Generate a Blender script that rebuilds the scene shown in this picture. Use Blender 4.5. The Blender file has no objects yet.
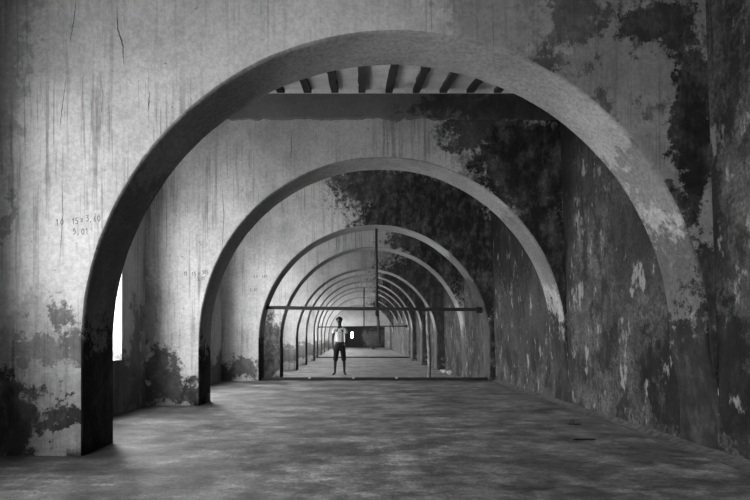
import bpy, bmesh, math, random
from mathutils import Vector, Matrix
from mathutils import noise as mnoise
S = bpy.context.scene
C = S.collection
random.seed(7)
F, VX, VY = 550.0, 361.0, 336.0      # focal length in px and principal point
T = 0.57                             # arch wall thickness
LOW = -0.20                          # floor level beyond the third arch
XL = -3.10

# ------------------------------------------------------------------ helpers
def onplane(px, py, d):
    return ((px - VX) / F * d, 1.0 - (py - VY) / F * d)

def xc(y):                            # slight narrowing of the passage far away
    t = min(1.0, max(0.0, (y - 16) / 12.0))
    return -0.34 * t * t * (3 - 2 * t)

def xr(z, y=0.0):                     # right wall leans in a little with height
    b = 2.99 if z < 0.3 else 2.99 - 0.034 * (z - 0.3)
    return b + xc(y)

def link(name, me, mat=None, parent=None):
    o = bpy.data.objects.new(name, me)
    C.objects.link(o)
    if mat:
        for m in (mat if isinstance(mat, (list, tuple)) else [mat]):
            me.materials.append(m)
    if parent: o.parent = parent
    return o

def from_bm(name, bm, mat=None, parent=None, smooth=False):
    bmesh.ops.recalc_face_normals(bm, faces=bm.faces)
    me = bpy.data.meshes.new(name)
    bm.to_mesh(me); bm.free()
    if smooth:
        for p in me.polygons: p.use_smooth = True
    return link(name, me, mat, parent)

def tag(o, label, cat, group=None, kind=None):
    if label: o['label'] = label
    if cat: o['category'] = cat
    if group: o['group'] = group
    if kind: o['kind'] = kind
    return o

def struct(o):
    o['kind'] = 'structure'; return o

def empty(name, loc):
    o = bpy.data.objects.new(name, None); C.objects.link(o); o.location = loc
    o.empty_display_size = 0.1
    return o

def box(bm, x0, x1, y0, y1, z0, z1, bev=0.0):
    r = bmesh.ops.create_cube(bm, size=1.0)
    vs = r['verts']
    for v in vs:
        v.co = Vector(((x0 + x1) / 2 + v.co.x * (x1 - x0), (y0 + y1) / 2 + v.co.y * (y1 - y0), (z0 + z1) / 2 + v.co.z * (z1 - z0)))
    if bev > 0:
        es = list({e for v in vs for e in v.link_edges})
        bmesh.ops.bevel(bm, geom=es, offset=bev, segments=2, affect='EDGES', profile=0.5)

def tube(bm, pts, rad, seg=8, cap=True):
    pts = [Vector(p) for p in pts]
    rads = rad if isinstance(rad, (list, tuple)) else [rad] * len(pts)
    rings = []
    for i, p in enumerate(pts):
        a = pts[max(0, i - 1)]; b = pts[min(len(pts) - 1, i + 1)]
        t = (b - a).normalized()
        u = t.cross(Vector((0.3, 1, 0.2))).normalized(); w = t.cross(u)
        rings.append([bm.verts.new(p + (u * math.cos(2 * math.pi * k / seg) + w * math.sin(2 * math.pi * k / seg)) * rads[i]) for k in range(seg)])
    for r0, r1 in zip(rings, rings[1:]):
        for k in range(seg):
            bm.faces.new((r0[k], r0[(k + 1) % seg], r1[(k + 1) % seg], r1[k]))
    if cap:
        bm.faces.new(rings[0]); bm.faces.new(rings[-1])

# ------------------------------------------------------------------ materials
class NT:
    def __init__(s, name):
        s.m = bpy.data.materials.new(name); s.m.use_nodes = True
        s.t = s.m.node_tree; s.t.nodes.clear()
        s.out = s.n('ShaderNodeOutputMaterial'); s.b = s.n('ShaderNodeBsdfPrincipled')
        s.l(s.b.outputs[0], s.out.inputs[0])
        s.pos = s.n('ShaderNodeNewGeometry').outputs['Position']
    def n(s, k, **kw):
        nd = s.t.nodes.new(k)
        for a, v in kw.items(): setattr(nd, a, v)
        return nd
    def l(s, a, b): s.t.links.new(a, b)
    def put(s, sock, v):
        if isinstance(v, (int, float)): sock.default_value = v
        elif isinstance(v, (tuple, Vector)): sock.default_value = v
        else: s.l(v, sock)
    def math(s, op, a, b=0.0, clamp=False):
        nd = s.n('ShaderNodeMath', operation=op); nd.use_clamp = clamp
        s.put(nd.inputs[0], a); s.put(nd.inputs[1], b); return nd.outputs[0]
    def vec(s, op, a, b=(0, 0, 0)):
        nd = s.n('ShaderNodeVectorMath', operation=op)
        s.put(nd.inputs[0], a); s.put(nd.inputs[1], b)
        return nd.outputs['Value' if op in ('LENGTH', 'DOT_PRODUCT') else 'Vector']
    def noise(s, scale, vec=None, detail=5.0, rough=0.6, color=False, off=(0, 0, 0)):
        v = vec if vec is not None else s.pos
        if off != (0, 0, 0): v = s.vec('ADD', v, off)
        nd = s.n('ShaderNodeTexNoise'); s.l(v, nd.inputs['Vector'])
        nd.inputs['Scale'].default_value = scale; nd.inputs['Detail'].default_value = detail
        nd.inputs['Roughness'].default_value = rough
        return nd.outputs['Color' if color else 'Fac']
    def ramp(s, v, a, b, lo=0.0, hi=1.0, smooth=True):
        nd = s.n('ShaderNodeMapRange'); nd.interpolation_type = 'SMOOTHSTEP' if smooth else 'LINEAR'
        s.put(nd.inputs[0], v)
        for i, q in enumerate((a, b, lo, hi)): nd.inputs[i + 1].default_value = q
        return nd.outputs[0]
    def mix(s, f, a, b):
        nd = s.n('ShaderNodeMix'); nd.data_type = 'FLOAT'
        s.put(nd.inputs[0], f); s.put(nd.inputs[2], a); s.put(nd.inputs[3], b); return nd.outputs[0]
    def finish(s, val, rough=0.9, bump=None, strength=0.3, dist=0.02, spec=0.25):
        cb = s.n('ShaderNodeCombineColor')
        for i in range(3): s.put(cb.inputs[i], val)
        s.l(cb.outputs[0], s.b.inputs['Base Color'])
        s.put(s.b.inputs['Roughness'], rough)
        s.b.inputs['Specular IOR Level'].default_value = spec
        if bump is not None:
            bp = s.n('ShaderNodeBump'); bp.inputs['Strength'].default_value = strength
            bp.inputs['Distance'].default_value = dist
            s.l(bump, bp.inputs['Height']); s.l(bp.outputs[0], s.b.inputs['Normal'])
        return s.m

def flat(name, v, rough=0.7, metal=0.0, var=0.0, scale=20, spec=0.3):
    n = NT(name)
    val = v
    if var:
        val = n.ramp(n.noise(scale), 0.3, 0.7, v * (1 - var), v * (1 + var))
    m = n.finish(val, rough, spec=spec)
    n.b.inputs['Metallic'].default_value = metal
    return m

def stained(name, base, dark, blobs=(), streak=0.5, seed=0.0, axis='XZ', lowmould=0.0, patch=0.25, mouldvar=0.75, floor_z=0.0, grain=0.12, dapple=0.0, fleck=0.0, dapple_x=None):
    """old lime plaster: light coat, drip streaks, mould stains of their own shape; a few blobs are painted shade.
    blobs: (u, z, ru, rz, weight) in metres on the wall plane."""
    n = NT(name)
    off = (seed * 3.7, seed * 1.3, seed * 2.1)
    # domain distortion gives every blob a ragged outline
    d1 = n.vec('SUBTRACT', n.noise(1.4, color=True, detail=8, rough=0.72, off=off), (0.5, 0.5, 0.5))
    d1 = n.vec('MULTIPLY', d1, (1.5, 1.5, 1.5))
    p = n.vec('ADD', n.pos, d1)
    flatten = (1, 0, 1) if axis == 'XZ' else (0, 1, 1)
    pf = n.vec('MULTIPLY', p, flatten)
    fine = n.noise(9.0, detail=8, rough=0.75, off=off)
    fr = n.math('MULTIPLY', n.math('SUBTRACT', fine, 0.5), 1.9)
    mask = None
    for (u, z, ru, rz, w) in blobs:
        c = (u, 0, z) if axis == 'XZ' else (0, u, z)
        q = n.vec('SUBTRACT', pf, c)
        q = n.vec('MULTIPLY', q, (1 / ru, 0, 1 / rz) if axis == 'XZ' else (0, 1 / ru, 1 / rz))
        L = n.math('ADD', n.vec('LENGTH', q), fr)
        b = n.ramp(L, 1.2, 0.78, 0.0, w)
        mask = b if mask is None else n.math('MAXIMUM', mask, b)
    sep = n.n('ShaderNodeSeparateXYZ'); n.l(n.pos, sep.inputs[0])
    if lowmould > 0:
        zz = n.math('SUBTRACT', sep.outputs[2], floor_z)
        h = n.math('SUBTRACT', n.math('MULTIPLY', n.noise(2.2, detail=9, rough=0.7, off=(5 + seed, 2, 1)), 2.6), 0.75)
        b = n.ramp(n.math('SUBTRACT', zz, h), 0.12, -0.15, 0.0, lowmould)
        mask = b if mask is None else n.math('MAXIMUM', mask, b)
    if dapple > 0:
        dn = n.noise(2.0, vec=n.vec('MULTIPLY', n.pos, (1.3, 1.3, .9)), detail=12, rough=0.8, off=(seed, 11, 6))
        b = n.ramp(dn, 0.455, 0.58, 0.0, dapple)
        if dapple_x:
            sx = n.n('ShaderNodeSeparateXYZ'); n.l(p, sx.inputs[0])
            b = n.math('MULTIPLY', b, n.ramp(sx.outputs[0], dapple_x[0], dapple_x[1], 0.0, 1.0))
        mask = b if mask is None else n.math('MAXIMUM', mask, b)
    # coat tone
    big = n.ramp(n.noise(1.1, detail=10, rough=0.7, off=off), 0.32, 0.66, 1 - patch, 1 + patch * 0.35)
    st_v = n.vec('MULTIPLY', n.pos, (13, 13, 0.55))
    st = n.ramp(n.noise(1.0, vec=st_v, detail=5, rough=0.7, off=off), 0.50, 0.66, 0.0, 1.0)
    st2 = n.ramp(n.noise(1.0, vec=n.vec('MULTIPLY', n.pos, (34, 34, 0.9)), detail=4, rough=0.6, off=(seed, 0, 0)), 0.56, 0.66, 0.0, 0.8)
    st = n.math('MAXIMUM', st, st2)
    stz = n.noise(0.8, off=(9, seed, 4), detail=2)
    st = n.math('MULTIPLY', st, n.ramp(stz, 0.35, 0.65, 0.15, 1.0))
    gr = n.ramp(n.noise(28, detail=6, rough=0.7), 0.3, 0.7, 1 - grain, 1 + grain * 0.5)
    speck = n.ramp(n.noise(17, detail=2, off=(3, 3, seed)), 0.70, 0.76, 1.0, 0.45)
    light = n.math('MULTIPLY', n.math('MULTIPLY', n.math('MULTIPLY', big, gr), speck), base)
    light = n.math('MULTIPLY', light, n.math('SUBTRACT', 1.0, n.math('MULTIPLY', st, streak)))
    # mould tone: black with worn paler blotches
    mv = n.vec('MULTIPLY', n.pos, (1.6, 1.6, 0.9))
    mn = n.noise(2.6, vec=mv, detail=9, rough=0.72, off=(seed, 7, 2))
    mo = n.ramp(mn, 0.42, 0.72, dark, dark + (base - dark) * mouldvar)
    mo = n.math('MULTIPLY', mo, n.ramp(fine, 0.3, 0.7, 0.55, 1.3))
    val = light if mask is None else n.mix(n.math('MINIMUM', mask, 1.0), light, mo)
    h = n.math('ADD', n.math('MULTIPLY', fine, 0.7), n.noise(40, detail=4))
    if fleck > 0:      # pale lime showing where the skin has flaked off
        fn = n.noise(4.2, vec=n.vec('MULTIPLY', n.pos, (1, 1, .5)), detail=10, rough=0.72, off=(seed, 1, 16))
        fk = n.ramp(fn, 0.565, 0.64, 0.0, 1.0)
        val = n.mix(n.math('MULTIPLY', fk, 0.8), val, fleck)
        h = n.math('SUBTRACT', h, n.math('MULTIPLY', fk, 0.4))
    if mask is not None: h = n.math('SUBTRACT', h, n.math('MULTIPLY', mask, 0.35))
    return n.finish(val, 0.92, bump=h, strength=0.45, dist=0.012, spec=0.2)

def px_blobs(d, lst):
    k = d / F
    out = []
    for (px, py, rx, ry, w) in lst:
        X, Z = onplane(px, py, d)
        out.append((X, Z, rx * k, ry * k, w))
    return out

def px_blobs_right(lst, x=2.93):
    out = []
    for (px, py, rx, ry, w) in lst:
        d = x * F / (px - VX); d0 = x * F / (px + rx - VX); d1 = x * F / max(8, px - rx - VX)
        Z = 1.0 - (py - VY) / F * d
        out.append((d, Z, (d1 - d0) / 2, ry * d / F, w))
    return out

# ------------------------------------------------------------------ world
w = bpy.data.worlds.new('sky'); S.world = w; w.use_nodes = True
bg = w.node_tree.nodes['Background']
bg.inputs[0].default_value = (1, 1, 1, 1); bg.inputs[1].default_value = 9.0

# ------------------------------------------------------------------ arch walls
# distance, centre x, springing height, radius: every arch was laid out a little differently
SPEC = [(4.586, .285, .93, 2.60), (7.91, .30, .945, 2.618), (12.23, .295, .90, 2.555), (15.65, .33, .90, 2.62), (19.2, .19, .90, 2.44),
        (22.8, .12, 1.12, 2.40), (26.4, .10, 1.24, 2.36), (30.0, .11, 1.19, 2.48), (34.5, .09, 1.25, 2.57), (39.0, .07, 1.07, 2.66), (44.0, .0, .92, 2.60)]
ARCH = [q[0] for q in SPEC]

def arch_path(y, fz, seed, jamb, cx, ZC, R0):
    pts = []
    for z in [fz + (ZC - fz) * i / 8 for i in range(8)]:
        pts.append((cx - R0, z))
    n = 84
    for i in range(n + 1):
        a = math.pi - math.pi * i / n
        r = R0 + 0.010 * mnoise.noise(Vector((i * 0.11, seed * 3.1, 0))) + 0.004 * mnoise.noise(Vector((i * 0.6, seed * 3.1, 5)))
        pts.append((cx + r * math.cos(a), ZC + r * math.sin(a)))
    # right springing: eases into the side wall (or a full jamb)
    for i in range(1, 9):
        t = i / 8
        z = ZC + (fz - ZC) * t
        x0 = cx + R0
        x = x0 if jamb or y > 18 else min(xr(z, y) - 0.004, x0 + (xr(z, y) - 0.004 - x0) * min(1, t * 2.2) ** 1.3)
        pts.append((x, z))
    return pts

def arch_wall(spec, fz, ztop, seed, fmat, smat, name='arch', jamb=False, rnd=0.035):
    y, cx, ZC, R0 = spec
    T = 0.56 if seed == 1 else 0.57
    path = arch_path(y, fz, seed, jamb, cx, ZC, R0)
    N = len(path)
    # outer boundary point for every arch point: down-left wall, top, right wall
    xl = XL
    outer = []
    ca = Vector((cx, ZC))
    for i, (x, z) in enumerate(path):
        if i < 8: outer.append((xl, z)); continue
        if i > N - 9: outer.append((xr(z, y), z)); continue
        dx, dz = x - cx, z - ZC
        cand = []
        if dz > 1e-6: cand.append((ztop - ZC) / dz)
        if dx < -1e-6: cand.append((xl - cx) / dx)
        if dx > 1e-6: cand.append((xr(ZC + dz * 1.1, y) - cx) / dx)
        t = max(1.0005, min(cand))
        X, Z = cx + dx * t, ZC + dz * t
        if dx > 0 and Z < ztop - 1e-4: X = xr(Z, y)
        outer.append((X, Z))
    # snap the nearest samples to the two top corners
    for cxn, czn in ((xl, ztop), (xr(ztop, y), ztop)):
        k = min(range(N), key=lambda i: (outer[i][0] - cxn) ** 2 + (outer[i][1] - czn) ** 2)
        outer[k] = (cxn, czn)
    bm = bmesh.new()
    M = 7
    def norm(i):
        a = Vector(path[max(0, i - 1)]); b = Vector(path[min(N - 1, i + 1)])
        t = (b - a).normalized(); return Vector((-t.y, t.x))      # points out of the opening
    prof = []            # (outward offset, depth) along the soffit from front to back
    for k in range(4):
        a = k / 4 * math.pi / 2
        prof.append((rnd * (1 - math.sin(a)), rnd * (1 - math.cos(a))))
    prof += [(0, rnd), (0, T * 0.35), (0, T * 0.65), (0, T - 0.012), (0.012, T)]
    grid = []
    for i in range(N):
        nv = norm(i); P = Vector(path[i]); O = Vector(outer[i])
        room = (O - P).length
        row = []
        for k in range(M, 0, -1):           # front face
            q = P + nv * min(rnd, room * 0.9); q = q + (O - q) * (k / M)
            row.append(bm.verts.new((q.x, y, q.y)))
        for (off, dy) in prof:
            off = min(off, room * 0.9)
            q = P + nv * off
            wob = 0.004 * mnoise.noise(Vector((i * 0.3, dy * 4, seed)))
            row.append(bm.verts.new((q.x + wob, y + dy, q.y + wob)))
        for k in range(1, M + 1):
            q = P + nv * min(0.012, room * 0.9); q = q + (O - q) * (k / M)
            row.append(bm.verts.new((q.x, y + T, q.y)))
        grid.append(row)
    L = len(grid[0])
    for i in range(N - 1):
        for k in range(L - 1):
            f = bm.faces.new((grid[i][k], grid[i][k + 1], grid[i + 1][k + 1], grid[i + 1][k]))
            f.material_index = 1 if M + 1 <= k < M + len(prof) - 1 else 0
            f.smooth = M - 1 <= k <= M + len(prof) - 2
        f = bm.faces.new((grid[i][L - 1], grid[i][0], grid[i + 1][0], grid[i + 1][L - 1]))
    for row in (grid[0], grid[-1]):
        bm.faces.new(row)
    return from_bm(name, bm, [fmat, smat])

B = {
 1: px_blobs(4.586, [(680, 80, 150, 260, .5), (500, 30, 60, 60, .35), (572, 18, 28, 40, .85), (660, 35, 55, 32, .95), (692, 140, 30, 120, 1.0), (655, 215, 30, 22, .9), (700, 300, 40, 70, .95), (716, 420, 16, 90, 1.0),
       (38, 352, 30, 20, .65), (40, 425, 75, 50, .3), (40, 350, 60, 36, .3), (4, 425, 38, 50, .95), (58, 428, 26, 13, .95), (74, 345, 16, 26, .75), (8, 60, 28, 90, .35), (2, 220, 8, 40, .5)]),  # faint wide blobs at left are painted shade, the strong ones mould
 2: px_blobs(7.91, [(535, 165, 62, 60, 1.0), (545, 270, 42, 90, 1.0), (470, 128, 40, 16, .9), (500, 150, 28, 38, .95), (566, 370, 12, 60, 1.0),
       (158, 372, 20, 32, .9), (186, 392, 18, 14, .95), (150, 320, 8, 50, .4)]),
 3: px_blobs(12.23, [(395, 190, 62, 26, .95), (440, 215, 60, 50, 1.0), (478, 260, 32, 70, 1.0), (492, 350, 12, 50, 1.0), (400, 210, 48, 22, 1.0), (350, 182, 22, 12, .8),
       (240, 368, 22, 9, .8), (218, 380, 16, 14, .9)]),
 4: px_blobs(15.65, [(445, 262, 45, 40, 1.0), (420, 240, 35, 14, .9), (266, 352, 22, 38, .95), (268, 318, 8, 10, .6)]),
}
SB = {   # soffits: black jamb feet, stains at right; the nearest's faint left blob is painted shade
 1: px_blobs(4.8, [(95, 405, 60, 80, 1.0), (700, 430, 90, 150, 1.0), (690, 250, 40, 80, .72), (640, 180, 30, 30, .5), (95, 250, 70, 120, .45)]),
 2: px_blobs(8.1, [(205, 375, 30, 30, 1.0), (560, 390, 50, 80, 1.0), (535, 250, 40, 40, .5)]),
 3: px_blobs(12.5, [(262, 365, 20, 26, 1.0), (488, 320, 24, 90, .9), (470, 260, 24, 40, .6)]),
}
LABEL = [
 ('nearest plaster arch, its pale left face marked with pencilled figures 15 x 3,60', 'arch'),
 ('second plaster arch from the viewer, under the row of dark ceiling joists', 'arch'),
 ('third plaster arch, the one spanned by a bar with a pole hung from its crown', 'arch'),
 ('fourth arch from the viewer, just before the standing person, left foot black with mould', 'arch'),
 ('fifth arch from the viewer, the first one behind the standing person', 'arch'),
 ('sixth arch from the viewer, second one behind the standing person', 'arch'),
 ('seventh arch from the viewer, third one behind the person', 'arch'),
 ('eighth arch from the viewer, crossed by the thin far bar and far pole', 'arch'),
 ('distant arch directly behind the one crossed by the far bar', 'arch'),
 ('distant arch, last but one before the end wall of the passage', 'arch'),
 ('smallest and last arch, right in front of the end wall', 'arch'),
]
arches = []
for i, y in enumerate(ARCH):
    k = i + 1
    fz = 0.0 if i < 3 else LOW
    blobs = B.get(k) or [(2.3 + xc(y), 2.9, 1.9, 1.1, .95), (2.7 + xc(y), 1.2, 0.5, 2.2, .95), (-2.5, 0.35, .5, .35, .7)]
    sblobs = SB.get(k) or [(2.2, 2.6, .8, .8, .5), (-2.3, 0.3, .5, .7, .9), (2.6, .4, .6, 1.0, .8)]
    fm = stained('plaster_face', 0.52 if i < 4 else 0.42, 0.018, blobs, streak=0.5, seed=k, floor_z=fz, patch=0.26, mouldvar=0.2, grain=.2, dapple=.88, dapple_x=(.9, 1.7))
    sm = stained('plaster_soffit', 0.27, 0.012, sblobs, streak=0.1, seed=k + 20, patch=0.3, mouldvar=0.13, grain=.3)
    ztop = 4.49 if i == 1 else 4.75
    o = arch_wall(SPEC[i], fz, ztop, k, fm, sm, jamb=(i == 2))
    tag(o, LABEL[i][0], LABEL[i][1], 'plaster arches across the passage')
    arches.append(o)

# exposed concrete beam across the top of the second arch wall
bm = bmesh.new()
y2 = ARCH[1]
nx = 120
top, bot = [], []
for i in range(nx + 1):
    x = XL + .01 + (xr(4.5, y2) - .03 - XL) * i / nx
    zb = 4.11 + 0.05 * mnoise.noise(Vector((x * 3, 1, 0))) + 0.04 * mnoise.noise(Vector((x * 9, 4, 0)))
    row = [bm.verts.new(c) for c in ((x, y2 - 0.03, 4.47), (x, y2 - 0.03, zb + 0.02), (x, y2 - 0.022, zb), (x, y2 + 0.01, zb), (x, y2 + 0.01, 4.47))]
    top.append(row)
for a, b in zip(top, top[1:]):
    for k in range(5):
        bm.faces.new((a[k], a[(k + 1) % 5], b[(k + 1) % 5], b[k]))
bm.faces.new(top[0]); bm.faces.new(top[-1])
mbeam = stained('beam_concrete', 0.20, 0.02, [(2.3, 4.3, 1.6, .35, .8)], streak=.1, seed=31, mouldvar=.3)
from_bm('top_beam', bm, mbeam, arches[1])['label'] = 'darker bare concrete band'

# ------------------------------------------------------------------ floor
def floor_mat(name, seed, lo=.042, hi=.14):
    n = NT(name)
    v = n.vec('MULTIPLY', n.pos, (1.0, 1.6, 1.0))
    a = n.noise(1.1, vec=v, detail=8, rough=0.68, off=(seed, 0, 0))
    b = n.noise(5.0, vec=n.vec('MULTIPLY', n.pos, (1.0, 1.9, 1)), detail=10, rough=0.72, off=(seed, 4, 0))
    c = n.noise(38, detail=6, rough=0.7)
    m2 = n.noise(2.6, detail=9, rough=0.75, off=(seed, 8, 0))
    t = n.math('MULTIPLY', n.ramp(a, 0.36, 0.64, lo, hi), n.ramp(b, 0.36, 0.64, 0.5, 1.5))
    t = n.math('MULTIPLY', t, n.ramp(c, 0.3, 0.7, 0.6, 1.4))
    t = n.math('MULTIPLY', t, n.ramp(m2, 0.38, 0.62, 0.6, 1.35))
    scr = n.ramp(n.noise(3.0, vec=n.vec('MULTIPLY', n.pos, (1.2, 9, 1)), detail=3, off=(2, seed, 0)), 0.66, 0.72, 1.0, 0.45)
    t = n.math('MULTIPLY', t, scr)
    rgh = n.ramp(b, 0.3, 0.7, 0.45, 0.75)
    h = n.math('ADD', b, n.math('MULTIPLY', c, 0.35))
    return n.finish(t, rgh, bump=h, strength=0.6, dist=0.02, spec=0.5)
YB = -6.0
YE = 50.0
def slab(name, y0, y1, z, mat, dx=0.15, dy=0.15, amp=0.006, thick=0.25):
    bm = bmesh.new()
    nx_, ny_ = int(6.3 / dx), int((y1 - y0) / dy)
    g = []
    for j in range(ny_ + 1):
        yy = y0 + (y1 - y0) * j / ny_
        r = []
        for i in range(nx_ + 1):
            x = XL - 0.05 + 6.2 * i / nx_
            r.append(bm.verts.new((x, yy, z + amp * (mnoise.noise(Vector((x * 1.3, yy * 1.3, 0))) - 0.3))))
        g.append(r)
    for j in range(ny_):
        for i in range(nx_):
            f = bm.faces.new((g[j][i], g[j][i + 1], g[j + 1][i + 1], g[j + 1][i])); f.smooth = True
    x0, x1 = XL - 0.05, XL + 6.15
    for yy, row in ((y0, g[0]), (y1, g[-1])):
        lo = [bm.verts.new((v.co.x, yy, z - thick)) for v in row]
        for i in range(nx_): bm.faces.new((row[i], row[i + 1], lo[i + 1], lo[i]))
    return from_bm(name, bm, mat)
struct(slab('floor', YB, ARCH[2] + T, 0.0, floor_mat('floor_concrete', 0)))
struct(slab('floor_beyond', ARCH[2] + T, YE + 8, LOW, floor_mat('floor_concrete_far', 5, .11, .22), dx=0.3, dy=0.3))

# dirt that has gathered along the foot of the right wall
bm = bmesh.new()
g = []
for j in range(170):
    yy = -2 + 14.2 * j / 169
    wd = 0.16 + 0.10 * mnoise.noise(Vector((yy * 0.9, 3, 0))) + 0.05 * mnoise.noise(Vector((yy * 4, 3, 0)))
    r = []
    for i in range(6):
        t = i / 5
        r.append(bm.verts.new((2.99 - wd * (1 - t), yy, -0.004 + 0.05 * t ** 1.6 + 0.008 * mnoise.noise(Vector((t * 3, yy * 6, 1))) * t)))
    g.append(r)
for j in range(169):
    for i in range(5):
        f = bm.faces.new((g[j][i], g[j][i + 1], g[j + 1][i + 1], g[j + 1][i])); f.smooth = True
d = from_bm('dirt', bm, flat('dirt', 0.05, 0.95, var=0.5, scale=14))
tag(d, 'dark dirt gathered along the foot of the right wall', 'dirt', kind='stuff')

# ------------------------------------------------------------------ right wall
rb = px_blobs_right([(565, 170, 12, 150, .7), (525, 300, 26, 80, .55), (690, 370, 62, 80, 1.0), (640, 250, 40, 60, .6), (605, 350, 9, 24, .9), (700, 210, 26, 50, .7), (735, 420, 30, 40, .9), (600, 140, 30, 70, .5)])
rb += [(13.9, 3.6, 2.2, 1.6, .9), (17, 3.4, 2, 1.5, .9), (21, 3.2, 3, 1.5, .9), (27, 3.2, 4, 1.5, .9), (36, 3.0, 6, 1.4, .9), (28, 0.6, 6, .8, .6), (10.5, 3.6, 2.4, 1.8, 1.0), (2, 2.5, 1.5, 2.5, .8)]
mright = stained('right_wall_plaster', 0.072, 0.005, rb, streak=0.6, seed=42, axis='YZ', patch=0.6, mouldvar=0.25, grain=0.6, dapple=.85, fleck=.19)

bm = bmesh.new()
zs = [LOW - 0.1, 0.0, 0.3] + [0.3 + 4.5 * i / 30 for i in range(1, 31)]
ny = 560
g = []
for j in range(ny + 1):
    yy = YB + (YE - YB) * j / ny
    r = []
    for z in zs:
        am = 0.012 * (mnoise.noise(Vector((0, yy * 1.7, z * 1.7))) + 0.5 * mnoise.noise(Vector((3, yy * 5, z * 5)))) 
        r.append(bm.verts.new((xr(z, yy) + abs(am), yy, z)))
    g.append(r)
for j in range(ny):
    for i in range(len(zs) - 1):
        f = bm.faces.new((g[j][i], g[j][i + 1], g[j + 1][i + 1], g[j + 1][i])); f.smooth = True
# outer side
o0 = [[bm.verts.new((3.35, yy, z)) for z in (zs[0], zs[-1])] for yy in (YB, YE)]
bm.faces.new((o0[0][0], o0[0][1], o0[1][1], o0[1][0]))
bm.faces.new([g[j][-1] for j in range(ny + 1)] + [o0[1][1], o0[0][1]])
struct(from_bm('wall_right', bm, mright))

# ------------------------------------------------------------------ left wall with its window openings
OPEN = [(-4.6, -2.4), (1.3, 3.6)]
for i in range(len(ARCH) - 1):
    OPEN.append((ARCH[i] + T + 0.75, ARCH[i + 1] - (0.78 if i != 1 else 1.15)))
OPEN.append((44.57 + .6, 49.2))
ZS, ZH = 0.69, 3.0
mleft = stained('left_wall_plaster', 0.45, 0.02, [(6.9, .3, .8, .5, .8), (7.6, .8, .25, .7, .6)], streak=0.35, seed=55, axis='YZ', lowmould=0.7, mouldvar=.25)
bm = bmesh.new()
WT = 0.32
def piece(y0, y1, z0, z1):
    box(bm, XL - WT, XL, y0, y1, z0, z1)
yprev = YB
for (a, b) in OPEN:
    piece(yprev, a, -0.3, 4.8)
    zs_ = 1.25 if a in (1.3, -4.6) else ZS
    piece(a, b, -0.3, zs_); piece(a, b, ZH, 4.8)
    yprev = b
piece(yprev, YE, -0.3, 4.8)
bmesh.ops.remove_doubles(bm, verts=bm.verts, dist=1e-4)
struct(from_bm('wall_left', bm, mleft))
ow = bpy.data.worlds
for i, (a, b) in enumerate(OPEN):
    # daylight through each opening
    L = bpy.data.lights.new('daylight', 'AREA'); L.shape = 'RECTANGLE'
    L.size = b - a; L.size_y = ZH - ZS
    L.cycles.is_portal = True
    o = bpy.data.objects.new('daylight', L); C.objects.link(o)
    o.location = (XL - WT - 0.02, (a + b) / 2, (ZS + ZH) / 2)
    o.rotation_euler = (0, -math.pi / 2, 0)
    o.rotation_euler = Vector((-1, 0, 0)).to_track_quat('Z', 'Y').to_euler()
# pale yard outside
bm = bmesh.new()
box(bm, XL - WT - 30, XL - WT - 0.001, -20, 70, -0.6, -0.3)
struct(from_bm('ground_outside', bm, flat('yard', 0.5, 0.95, var=0.1, scale=2)))

# ------------------------------------------------------------------ ceiling
mceil = stained('ceiling_panels', 0.66, 0.03, [(2.6, 7.5, 1, 1, .5)], streak=0.0, seed=61, patch=.25, grain=.2)
bm = bmesh.new()
def sheet(y0, z0, y1, z1, th=0.12):
    v = [bm.verts.new(c) for c in ((XL - .05, y0, z0), (3.05, y0, z0), (3.05, y1, z1), (XL - .05, y1, z1),
                                   (XL - .05, y0, z0 + th), (3.05, y0, z0 + th), (3.05, y1, z1 + th), (XL - .05, y1, z1 + th))]
    for f in ((0, 1, 2, 3), (4, 5, 6, 7), (0, 1, 5, 4), (1, 2, 6, 5), (2, 3, 7, 6), (3, 0, 4, 7)):
        bm.faces.new([v[k] for k in f])
JZ0, JZ1 = 3.98, 4.55
sheet(ARCH[0] + T, JZ0, ARCH[1], JZ1)
sheet(YB, 4.7, ARCH[0] + 0.05, 4.7)
sheet(ARCH[1], 4.70, YE, 4.70)
ceil = struct(from_bm('ceiling', bm, mceil))
mj = stained('joist_wood', 0.05, 0.01, (), streak=.3, seed=70, patch=.4)
for i in range(16):
    xj = onplane(281 + 27 * (i - 4), 93, ARCH[1])[0]
    if xj < XL + 0.1 or xj > 2.75: continue
    bm = bmesh.new()
    rows = []
    for k in range(15):
        t = k / 14
        yy = ARCH[0] + T + (ARCH[1] - ARCH[0] - T) * t
        zt = JZ0 + (JZ1 - JZ0) * t
        wv = 0.050 + 0.014 * mnoise.noise(Vector((k * 1.3, i, 0)))
        sx = 0.012 * mnoise.noise(Vector((k * 0.7, i, 3)))
        rows.append([bm.verts.new(c) for c in ((xj - wv + sx, yy, zt + .01), (xj + wv + sx, yy, zt + .01), (xj + wv + sx, yy, zt - .055), (xj - wv + sx, yy, zt - .055))])
    for a, b in zip(rows, rows[1:]):
        for k in range(4): bm.faces.new((a[k], a[(k + 1) % 4], b[(k + 1) % 4], b[k]))
    bm.faces.new(rows[0]); bm.faces.new(rows[-1])
    j = from_bm('joist', bm, mj, ceil); j['label'] = 'dark joist under the pale ceiling panels'

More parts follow.
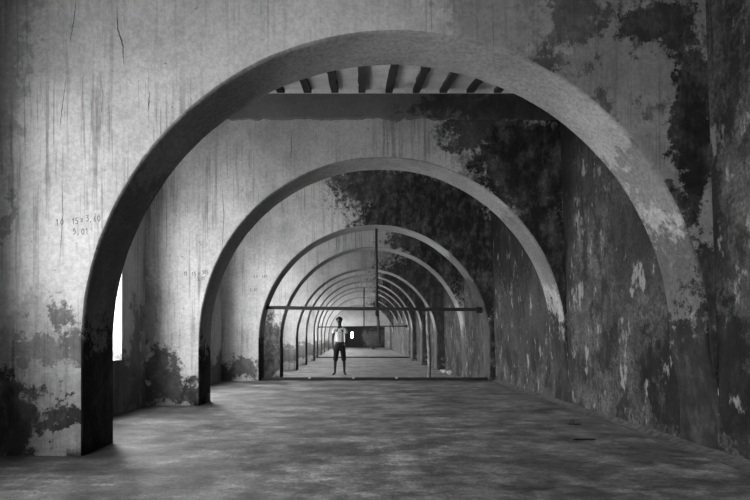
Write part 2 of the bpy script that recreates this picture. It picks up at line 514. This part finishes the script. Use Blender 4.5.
# ------------------------------------------------------------------ end and rear walls
bm = bmesh.new()
dx0, dx1, dz1 = onplane(345, 328, YE)[0], onplane(385, 328, YE)[0], onplane(345, 327, YE)[1]
for (x0, x1, z0, z1) in ((XL, dx0, LOW, 4.75), (dx1, 3.0, LOW, 4.75), (dx0, dx1, dz1, 4.75)):
    box(bm, x0, x1, YE, YE + .5, z0, z1)
mend = stained('end_plaster', 0.30, 0.03, [(1.2, .5, 1.2, 1.0, .6)], seed=80, streak=.3, lowmould=.5, floor_z=LOW)
struct(from_bm('wall_end', bm, mend))
bm = bmesh.new()     # the dim room behind the end wall
y5 = YE + 7
hx, hz = (352 - VX) / F * y5, 1.0 - (335 - VY) / F * y5
for (x0, x1, z0, z1) in ((XL, hx - .09, LOW, 3), (hx + .09, 3, LOW, 3), (hx - .09, hx + .09, LOW, hz - .3), (hx - .09, hx + .09, hz + .3, 3)):
    box(bm, x0, x1, y5, y5 + .3, z0, z1)
box(bm, XL - .3, XL, YE + .5, y5 - 3.6, LOW, 3); box(bm, XL - .3, XL, y5 - 2.4, y5 + .3, LOW, 3); box(bm, XL - .3, XL, y5 - 3.6, y5 - 2.4, LOW, .8); box(bm, 3, 3.3, YE + .5, y5 + .3, LOW, 3); box(bm, XL - .3, 3.3, YE + .5, y5 + .3, 3, 3.2)  # gap in the left side added to let daylight into the room
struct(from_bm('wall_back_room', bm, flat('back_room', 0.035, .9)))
bm = bmesh.new(); box(bm, XL - WT, 3.35, YB - .3, YB, -.3, 4.85)
struct(from_bm('wall_rear', bm, flat('rear', 0.35, .9, var=.2, scale=2)))

# ------------------------------------------------------------------ pencilled figures
GL = {
 '0': [[(.3, 0), (.05, .3), (.05, .7), (.3, 1), (.55, .7), (.55, .3), (.3, 0)]],
 '1': [[(.1, .75), (.3, 1), (.3, 0)]],
 '3': [[(.05, .95), (.5, .95), (.25, .6), (.55, .4), (.4, .05), (.05, .05)]],
 '5': [[(.5, 1), (.12, 1), (.08, .6), (.45, .55), (.5, .2), (.3, 0), (.05, .08)]],
 '6': [[(.45, 1), (.1, .5), (.1, .15), (.35, 0), (.5, .25), (.3, .5), (.1, .4)]],
 '9': [[(.5, .75), (.3, 1), (.1, .8), (.15, .55), (.5, .6), (.5, .3), (.3, 0), (.1, .05)]],
 'x': [[(.08, .1), (.5, .7)], [(.08, .7), (.5, .1)]],
 ',': [[(.25, .1), (.15, -.2)]],
 ' ': [],
}
mpen = flat('pencil', 0.12, .9)
def writing(parent, y, lines, px_h, wline, d=None):
    rnd_ = random.Random(int(y * 10))
    for (txt, px, py, step) in lines:
        X, Z = onplane(px, py, y)
        h = px_h * y / F
        st = step * y / F
        for ci, ch in enumerate(txt):
            if ch == ' ': continue
            bm = bmesh.new()
            dz = rnd_.uniform(-.12, .12) * h
            for stroke in GL[ch]:
                P = [(X + ci * st + a * h * .8, Z + dz + b * h) for a, b in stroke]
                for (xa, za), (xb, zb) in zip(P, P[1:]):
                    t = Vector((xb - xa, zb - za)); t.normalize(); nn = Vector((-t.y, t.x)) * wline / 2
                    e = t * wline * .3
                    q = [(xa - e.x + nn.x, za - e.y + nn.y), (xa - e.x - nn.x, za - e.y - nn.y), (xb + e.x - nn.x, zb + e.y - nn.y), (xb + e.x + nn.x, zb + e.y + nn.y)]
                    bm.faces.new([bm.verts.new((a, y - .0012, b)) for a, b in q])
            from_bm('pencilled_figure', bm, mpen, parent)['label'] = 'faint pencilled figure'
for grp in ([('10', 56, 225, 4.6)], [('15', 72, 224, 3.5), ('x', 80.5, 222, 3), ('3,60', 86, 221, 3.8)], [('9,01', 73, 234, 4.2)]):
    writing(arches[0], ARCH[0], grp, 6.0, .006)
for grp in ([('11', 184, 275, 1.6)], [('15', 192, 275.5, 2.2), ('x', 197.8, 275, 2), ('305', 202, 274, 2.3)], [('3,01', 197, 280, 2.1)]):
    writing(arches[1], ARCH[1], grp, 3.6, .0085)
for grp in ([('15', 254, 278, 2.2), ('305', 262, 278, 2)], [('3,01', 250, 291, 2.1)]):
    writing(arches[2], ARCH[2], grp, 2.6, .010)

# long cracks in the plaster of the two nearest arches
mcr = flat('crack_dark', 0.07, .95)
def crack(parent, y, pts, wd):
    bm = bmesh.new()
    prev = None
    pp = []
    for (a, b) in zip(pts, pts[1:]):
        for k in range(8):
            t = k / 8
            pp.append((a[0] + (b[0] - a[0]) * t, a[1] + (b[1] - a[1]) * t))
    pp.append(pts[-1])
    for i, (px, py) in enumerate(pp):
        X, Z = onplane(px, py, y)
        X += 0.006 * mnoise.noise(Vector((i * .6, px, 0)))
        ww = wd * (0.25 + 0.75 * math.sin(math.pi * (i + .3) / len(pp))) * (0.7 + 0.6 * random.random())
        cur = (bm.verts.new((X - ww / 2, y - .001, Z)), bm.verts.new((X + ww / 2, y - .001, Z)))
        if prev: bm.faces.new((prev[0], prev[1], cur[1], cur[0]))
        prev = cur
    from_bm('crack', bm, mcr, parent)['label'] = 'thin dark crack'
for pts, wd in (([(62, 180), (63, 215), (60, 262)], 0.0060), ([(76, 0), (74, 20), (70, 42)], 0.0072), ([(117, 5), (118, 30), (123, 45), (124, 65)], 0.0108), ([(66, 80), (62, 110), (60, 128)], 0.0054), ([(100, 75), (103, 95), (100, 130)], 0.0042), ([(150, 92), (148, 112)], 0.0084)):
    crack(arches[0], ARCH[0], pts, wd)
for pts, wd in (([(207, 195), (208, 240)], 0.0060), ([(166, 185), (167, 240), (165, 260)], 0.0048), ([(222, 185), (224, 215), (222, 250)], 0.0084), ([(292, 130), (291, 158)], 0.0084)):
    crack(arches[1], ARCH[1], pts, wd)

# ------------------------------------------------------------------ bars, poles, channel on the floor
msteel = flat('dark_steel', 0.018, .6, var=.4, scale=12)
mwood = flat('grey_wood', 0.14, .85, var=.45, scale=9)
mwood2 = flat('brown_wood', 0.05, .85, var=.45, scale=9)
mpale = flat('pale_lime', 0.4, .9, var=.2, scale=30)
def tie_bar(y, z, xa, xb, za=0.0, r=.033):
    root = empty('tie_bar', ((xa + xb) / 2, y, z))
    L = (xb - xa) / 2
    bm = bmesh.new()
    n_ = 14
    rows = []
    for k in range(n_ + 1):
        x = -L + 2 * L * k / n_
        zz = za * (0.5 - k / n_) + .006 * mnoise.noise(Vector((k * .5, y, 0)))
        rows.append([bm.verts.new((x, dy, zz + dz)) for dy, dz in ((-r, -r * .9), (-r * .8, -r), (r * .8, -r), (r, -r * .9), (r, r * .9), (r * .8, r), (-r * .8, r), (-r, r * .9))])
    for a, b in zip(rows, rows[1:]):
        for k in range(8): bm.faces.new((a[k], a[(k + 1) % 8], b[(k + 1) % 8], b[k]))
    bm.faces.new(rows[0]); bm.faces.new(rows[-1])
    from_bm('bar', bm, msteel, root)
    for s, ln in ((-1, .05), (1, .15)):
        bm = bmesh.new()
        x0, x1 = (s * L - (ln if s > 0 else 0), s * L + (0 if s > 0 else ln))
        zz = -za * .5 * s
        box(bm, x0, x1, -.05, -r - .001, zz - .075 * (1 if s > 0 else .7), zz + .06, .006)
        br = from_bm('bracket', bm, msteel, root)
        for q in ((-.035, .03), (.035, -.045)) if s > 0 else ((0, 0),):
            bm = bmesh.new()
            tube(bm, [((x0 + x1) / 2 + q[0], -.05, zz + q[1]), ((x0 + x1) / 2 + q[0], -.072, zz + q[1])], .014, 6)
            from_bm('bolt', bm, msteel, br)
    return root
def half(z, sp): return math.sqrt(sp[3] ** 2 - (z - sp[2]) ** 2)
y3 = 12.5
A3, A8 = SPEC[2], SPEC[7]
hb = half(1.62, A3)
tag(tie_bar(y3, 1.62, A3[1] - hb, A3[1] + hb, za=.05, r=.038), 'dark horizontal bar spanning the third arch above the person', 'bar')
y8 = 30.3
c8 = A8[1]; h8 = half(1.52, A8)
tag(tie_bar(y8, 1.52, c8 - h8, c8 + h8, za=-.06, r=.032), 'thin dark far bar crossing behind the head of the person', 'bar')

def pole(y, pts, rad, mat, name):
    bm = bmesh.new()
    base = Vector(pts[-1])
    pp = []
    for a, b in zip(pts, pts[1:]):
        a, b = Vector(a), Vector(b)
        for k in range(6): pp.append(a + (b - a) * k / 6)
    pp.append(Vector(pts[-1]))
    out = []
    for i, p in enumerate(pp):
        p = p + Vector((.008 * mnoise.noise(Vector((i * .7, y, 1))), 0, 0)) - base
        out.append(p)
    rr = [rad * (1 + .12 * mnoise.noise(Vector((i * .8, y, 4)))) for i in range(len(out))]
    tube(bm, out, rr, 8)
    o = from_bm(name, bm, mat, None, True); o.location = base
    return o
zt = A3[2] + A3[3] * .9995
yp = y3 + .075
o = empty('hanging_pole', (.36, yp, .84))
def sub(name, pts, r, mat):
    bm = bmesh.new(); tube(bm, [Vector(p) - o.location for p in pts], r, 8); return from_bm(name, bm, mat, o, True)
sub('upper_rod', [(.352, yp, zt), (.350, yp, 2.9), (.357, yp, 2.2), (.365, yp, 1.45)], [.030, .030, .034, .036], msteel)
sub('lower_batten', [(.372, yp + .035, 1.70), (.395, yp + .035, 1.3), (.425, yp + .035, .82)], [.030, .034, .028], mwood2)
bm = bmesh.new(); 
for k in range(3):
    tube(bm, [Vector((.367 + .045 * math.cos(a), yp + .02 + .062 * math.sin(a), 1.50 + .02 * k)) - o.location for a in [2 * math.pi * q / 12 for q in range(13)]], .006, 5)
from_bm('binding_wire', bm, msteel, o)
tag(o, 'dark pole hanging from the crown of the third arch past its bar', 'pole')
o2 = pole(y8, [(c8 + .06, y8 + .06, A8[2] + A8[3] * .999), (c8 + .05, y8 + .06, 2.5), (c8 + .06, y8 + .06, 1.50)], .035, msteel, 'hanging_pole')
tag(o2, 'thin far pole hanging from the eighth arch down to the far bar', 'pole')
o3 = pole(y3, [(1.515, y3 + .085, 1.66), (1.53, y3 + .085, 1.1), (1.565, y3 + .085, .6), (1.56, y3 + .085, .0)], .042, mwood, 'wooden_post')
tag(o3, 'slim crooked wooden post standing under the right part of the near bar', 'post')

def channel(y, z, xa, xb, clips):
    root = empty('floor_channel', ((xa + xb) / 2, y, z))
    cx_ = (xa + xb) / 2
    bm = bmesh.new()
    P = [(-.05, 0), (-.05, .062), (-.042, .066), (.042, .066), (.05, .062), (.05, 0)]
    rows = []
    for k in range(31):
        x = xa - cx_ + (xb - xa) * k / 30
        jz = .004 * mnoise.noise(Vector((k * .8, y, 2)))
        rows.append([bm.verts.new((x, a, b + (jz if b > 0 else 0))) for a, b in P])
    for a, b in zip(rows, rows[1:]):
        for k in range(6): bm.faces.new((a[k], a[(k + 1) % 6], b[(k + 1) % 6], b[k]))
    bm.faces.new(rows[0]); bm.faces.new(rows[-1])
    from_bm('rail', bm, msteel, root)
    for x in clips:
        bm = bmesh.new(); x -= cx_
        box(bm, x - .03, x + .03, -.06, -.04, .04, .074, .008)
        box(bm, x - .022, x + .022, -.06, .02, .064, .075, .004)
        from_bm('clip', bm, mpale, root)['label'] = 'small pale clip'
    return root
tag(channel(12.42, 0.0, A3[1] - A3[3] + .012, A3[1] + A3[3] - .012, [onplane(p, 379, 12.42)[0] for p in (309.6, 353.3, 396.4)]), 'low dark rail lying on the floor across the third arch, with pale clips', 'rail')
tag(channel(30.2, LOW, c8 - A8[3] + .01, c8 + A8[3] - .01, []), 'far dark rail lying across the floor of the passage behind the person', 'rail')

# ------------------------------------------------------------------ rubble, scrap on the floor
def stone(x, y, z, r, seed):
    bm = bmesh.new()
    bmesh.ops.create_icosphere(bm, subdivisions=2, radius=1)
    lo = 9
    for v in bm.verts:
        k = 1 + .35 * mnoise.noise(v.co * 1.3 + Vector((seed * 5, 0, 0)))
        v.co = Vector((v.co.x * r * 1.2, v.co.y * r, v.co.z * r * .75)) * k
        lo = min(lo, v.co.z)
    for v in bm.verts: v.co.z -= lo
    o = from_bm('rubble_chunk', bm, mpale); o.location = (x, y, z)
    return o
rub = [(450.5, 375.0, .10, 'largest pale plaster chunk lying at the foot of the right wall'), (446, 373.5, .07, 'mid sized pale plaster chunk left of the largest one'), (443, 371.5, .05, 'small pale plaster chunk farthest left at the foot of the right wall'),
       (453.5, 372.2, .06, 'small pale plaster chunk behind and right of the largest one, touching the wall foot')]
for i, (px, py, r, lab) in enumerate(rub):
    dd = 1.2 * F / (py - VY)
    tag(stone(min(2.76, (px - VX) / F * dd - .05 * (i != 0)), dd, LOW, r, i), lab, 'rubble', 'plaster chunks by the right wall')
# small curled wire with its flat foot
dd = F / (424.5 - VY)
xw = (572 - VX) / F * dd
o = empty('wire_scrap', (xw, dd, 0))
bm = bmesh.new()
tube(bm, [(.018 * math.cos(a), 0, .024 + .022 * math.sin(a)) for a in [-.9 + 2 * math.pi * .93 * q / 16 for q in range(17)]], .003, 6)
from_bm('loop', bm, msteel, o, True)
bm = bmesh.new(); tube(bm, [(-.04, 0, .004), (0, .0, .005), (.03, -.01, .004), (.10, .01, .004)], .005, 6)
from_bm('tail', bm, msteel, o, True)
tag(o, 'small curled wire scrap lying on the floor near the right wall', 'wire')
dd = F / (440 - VY)
bm = bmesh.new()
x0, x1 = (573 - VX) / F * dd, (596 - VX) / F * dd
pts = [(x0 + (x1 - x0) * k / 8 - x0, .006 * math.sin(k * 1.7), .006) for k in range(9)]
tube(bm, pts, [.003, .008, .009, .008, .010, .009, .010, .007, .003], 7)
o = from_bm('stick', bm, flat('dark_stick', .015, .9), None, True); o.location = (x0, dd, 0)
tag(o, 'short dark stick lying on the floor nearest the viewer, right side', 'stick')

# ------------------------------------------------------------------ scrub at the far end
def leafy():
    rn = random.Random(3)
    root = empty('dry_bush', ((373 - VX) / F * 48, 48.0, LOW))
    bm = bmesh.new(); tips = []
    for k in range(26):
        a = rn.uniform(0, 6.28); rr = rn.uniform(.2, .95); h = rn.uniform(.7, 1.6)
        p = [Vector((0, 0, 0)), Vector((math.cos(a) * rr * .5, math.sin(a) * rr * .4, h * .5)), Vector((math.cos(a) * rr, math.sin(a) * rr * .6, h))]
        tube(bm, p, [.02, .012, .004], 5); tips += [p[1], p[1].lerp(p[2], .5), p[2]]
    from_bm('branches', bm, mwood2, root)
    bm = bmesh.new()
    for k in range(2600):
        c = rn.choice(tips) + Vector((rn.gauss(0, .16), rn.gauss(0, .14), rn.gauss(0, .16)))
        if c.z < .02: c.z = .02 + abs(c.z)
        u = Vector((rn.gauss(0, 1), rn.gauss(0, 1), rn.gauss(0, 1))).normalized(); v = u.orthogonal().normalized()
        s = rn.uniform(.03, .06)
        bm.faces.new([bm.verts.new(c + q) for q in (u * s, v * s * .5, -u * s, -v * s * .5)])
    from_bm('foliage', bm, flat('dry_leaf', .14, .9), root)
    return root
tag(leafy(), 'dark bushy heap standing before the end wall of the passage', 'bush')

# ------------------------------------------------------------------ the person
def skin(verts, edges, radii, lvl=2, root=0):
    me = bpy.data.meshes.new('tmp'); me.from_pydata([Vector(v) for v in verts], edges, [])
    ob = bpy.data.objects.new('tmp', me); C.objects.link(ob)
    md = ob.modifiers.new('s', 'SKIN'); md.use_smooth_shade = True
    sv = me.skin_vertices[0].data
    for i, r in enumerate(radii):
        sv[i].radius = r if isinstance(r, tuple) else (r, r); sv[i].use_root = (i == root)
    sd = ob.modifiers.new('d', 'SUBSURF'); sd.levels = lvl; sd.render_levels = lvl
    dg = bpy.context.evaluated_depsgraph_get()
    out = bpy.data.meshes.new_from_object(ob.evaluated_get(dg))
    bpy.data.objects.remove(ob)
    return out
def add_mesh(bm, me): bm.from_mesh(me)
def ell(bm, c, r, seg=12, rings=8, rot=None):
    res = bmesh.ops.create_uvsphere(bm, u_segments=seg, v_segments=rings, radius=1)
    for v in res['verts']:
        q = Vector((v.co.x * r[0], v.co.y * r[1], v.co.z * r[2]))
        if rot: q = rot @ q
        v.co = q + Vector(c)
mskin = flat('dark_skin', .02, .75); mshirt = flat('white_shirt', .5, .9, var=.06); mprint = flat('shirt_print', .10, .9)
mshort = flat('black_shorts', .006, .9); mhair = flat('black_hair', .008, .8); meye = flat('eye_white', .5, .3); mlip = flat('lips', .05, .5)
P = empty('person', ((339.7 - VX) / F * 17.05, 17.05, LOW))
# local space: faces -Y towards the viewer; image-left is -X
V, E, Rr = [], [], []
def jv(p, r, par=None):
    V.append(p); Rr.append(r)
    if par is not None: E.append((par, len(V) - 1))
    return len(V) - 1
pel = jv((0, 0, .95), (.125, .10))
wst = jv((0, 0, 1.10), (.115, .088), pel); ch = jv((0, .005, 1.30), (.135, .10), wst); ubk = jv((0, .01, 1.42), (.10, .075), ch)
nk = jv((0, 0, 1.505), .052, ubk); nk2 = jv((-.005, -.012, 1.56), .05, nk)
hd = jv((-.008, -.02, 1.62), (.074, .084), nk2); hd2 = jv((-.01, -.018, 1.70), (.086, .098), hd); hd3 = jv((-.012, -.01, 1.755), (.062, .07), hd2)
for s in (-1, 1):
    h1 = jv((s * .085, 0, .88), .092, pel); kn = jv((s * .13, -.015, .50), .058, h1); cf = jv((s * .14, .01, .36), .052, kn)
    an = jv((s * .145, .015, .09), .034, cf); hl = jv((s * .148, .01, .045), .036, an)
    ft = jv((s * .175, -.09, .035), (.040, .030), hl); te = jv((s * .195, -.165, .024), (.038, .02), ft)
    sh = jv((s * .165, .01, 1.43), .055, ubk)
    if s < 0:
        el = jv((-.215, .02, 1.13), .038, sh); wr = jv((-.205, -.02, .88), .026, el); hn = jv((-.20, -.035, .83), (.020, .034), wr); hs_l = hn
    else:
        el = jv((.235, .06, 1.14), .038, sh); wr = jv((.175, -.05, .98), .027, el); hn = jv((.150, -.085, .945), (.022, .034), wr); hs_r = hn
bm = bmesh.new()
me = skin(V, E, Rr); add_mesh(bm, me)
def finger(pts, rs):
    vs = list(pts); me = skin(vs, [(i, i + 1) for i in range(len(vs) - 1)], rs, 1); add_mesh(bm, me)
for f in range(4):       # hanging hand
    y0 = -.060 + f * .018; ln = (.070, .078, .073, .058)[f]
    finger([(-.200, y0, .825), (-.199, y0, .80), (-.196, y0 - .004, .80 - ln * .55), (-.187, y0 - .006, .80 - ln)], [.009, .009, .008, .006])
finger([(-.196, -.052, .845), (-.185, -.078, .815), (-.182, -.088, .785)], [.010, .009, .007])
for f in range(4):       # hand resting on the hip
    z0 = .965 - f * .018; ln = (.065, .073, .068, .055)[f]
    finger([(.150, -.085, z0), (.130, -.102, z0 - .005), (.130 - ln * .5, -.108, z0 - .012), (.130 - ln * .9, -.106, z0 - .02)], [.009, .009, .008, .006])
finger([(.160, -.07, .975), (.145, -.085, 1.0), (.125, -.098, 1.015)], [.010, .009, .007])
# face: nose, ears, brow, chin
ell(bm, (-.012, -.112, 1.668), (.014, .018, .022)); ell(bm, (-.012, -.085, 1.598), (.03, .028, .022))
ell(bm, (-.012, -.100, 1.712), (.045, .012, .009))
for s in (-1, 1): ell(bm, (-.010 + s * .082, -.012, 1.672), (.010, .020, .030))
for s in (-1, 1):
    for tq in range(5):
        a_ = (.168 + tq * .013) ; ell(bm, (s * a_, -.178 + abs(tq - 1) * .006, .012), (.008, .016, .010), 8, 6)
lo = min(v.co.z for v in bm.verts)
for v in bm.verts: v.co.z -= min(0, lo) * (1 if v.co.z < .3 else 0) * max(0, 1 - v.co.z / .3)
body = from_bm('body', bm, mskin, P, True)
for s in (-1, 1):
    bm = bmesh.new(); ell(bm, (-.012 + s * .030, -.103, 1.690), (.012, .008, .007), 10, 6)
    from_bm('eye', bm, meye, P, True)
bm = bmesh.new(); ell(bm, (-.012, -.108, 1.628), (.024, .008, .007), 10, 6); from_bm('mouth', bm, mlip, P, True)
bm = bmesh.new()
bmesh.ops.create_uvsphere(bm, u_segments=24, v_segments=16, radius=1)
bmesh.ops.delete(bm, geom=[v for v in bm.verts if v.co.z < (-.05 if v.co.y > -.3 else .28)], context='VERTS')
for v in bm.verts:
    k = 1 + .05 * mnoise.noise(v.co * 6)
    v.co = Vector((v.co.x * .106 * k - .011, v.co.y * .116 * k - .010, v.co.z * .104 * k + 1.698))
h_ = from_bm('hair', bm, mhair, P, True)
md = h_.modifiers.new('t', 'SOLIDIFY'); md.thickness = .012
# shirt
V, E, Rr = [], [], []
a = jv((0, 0, 1.22), (.140, .112)); b = jv((0, 0, 1.08), (.142, .112), a); c0 = jv((0, 0, .99), (.148, .118), b)
c = jv((0, .005, 1.36), (.150, .108), a); d_ = jv((0, .008, 1.44), (.108, .080), c); jv((0, 0, 1.49), (.07, .06), d_)
for s in (-1, 1):
    q = jv((s * .160, .01, 1.425), .058, d_); e = jv((s * .188, .014, 1.34), .056, q); jv((s * .208, .022, 1.26), .055, e)
bm = bmesh.new(); add_mesh(bm, skin(V, E, Rr))
for v in bm.verts:
    v.co += v.co.normalized() * .006 * mnoise.noise(v.co * 9)
shirt = from_bm('shirt', bm, mshirt, P, True)
bm = bmesh.new()       # loose scribbled print on the chest
rn = random.Random(5)
for (x, z) in ((-.06, 1.33), (-.02, 1.30), (-.045, 1.26), (.0, 1.24), (-.03, 1.20), (-.07, 1.21), (.02, 1.31), (-.02, 1.16), (.015, 1.18)):
    tube(bm, [(x + .018 * math.cos(t), -.123 - .0, z + .022 * math.sin(t * 1.4)) for t in [rn.uniform(0, 6) + q * .6 for q in range(5)]], .006, 5)
prn = from_bm('print', bm, mprint, shirt)
sw = prn.modifiers.new('w', 'SHRINKWRAP'); sw.target = shirt; sw.offset = .002
# shorts
V, E, Rr = [], [], []
a = jv((0, 0, .96), (.145, .115)); jv((0, 0, 1.04), (.135, .105), a)
for s in (-1, 1):
    q = jv((s * .085, 0, .82), .108, a); r_ = jv((s * .118, -.008, .58), .086, q); jv((s * .132, -.008, .41), .080, r_)
bm = bmesh.new(); add_mesh(bm, skin(V, E, Rr))
from_bm('shorts', bm, mshort, P, True)
tag(P, 'person in white printed shirt and dark knee shorts, standing with one hand on the hip', 'person')

# ------------------------------------------------------------------ camera and view
cam = bpy.data.cameras.new('camera'); co = bpy.data.objects.new('camera', cam); C.objects.link(co)
co.location = (0, 0, 1.0); co.rotation_euler = (math.pi / 2, 0, 0)
cam.sensor_width = 36; cam.lens = 36 * F / 750
cam.shift_x = (375 - VX) / 750; cam.shift_y = (VY - 250) / 750
cam.clip_start = .05; cam.clip_end = 300
S.camera = co
S.view_settings.view_transform = 'Standard'; S.view_settings.look = 'None'; S.view_settings.gamma = 1
S.view_settings.exposure = 1.55
S.cycles.max_bounces = 12; S.cycles.diffuse_bounces = 5
S.cycles.use_denoising = True
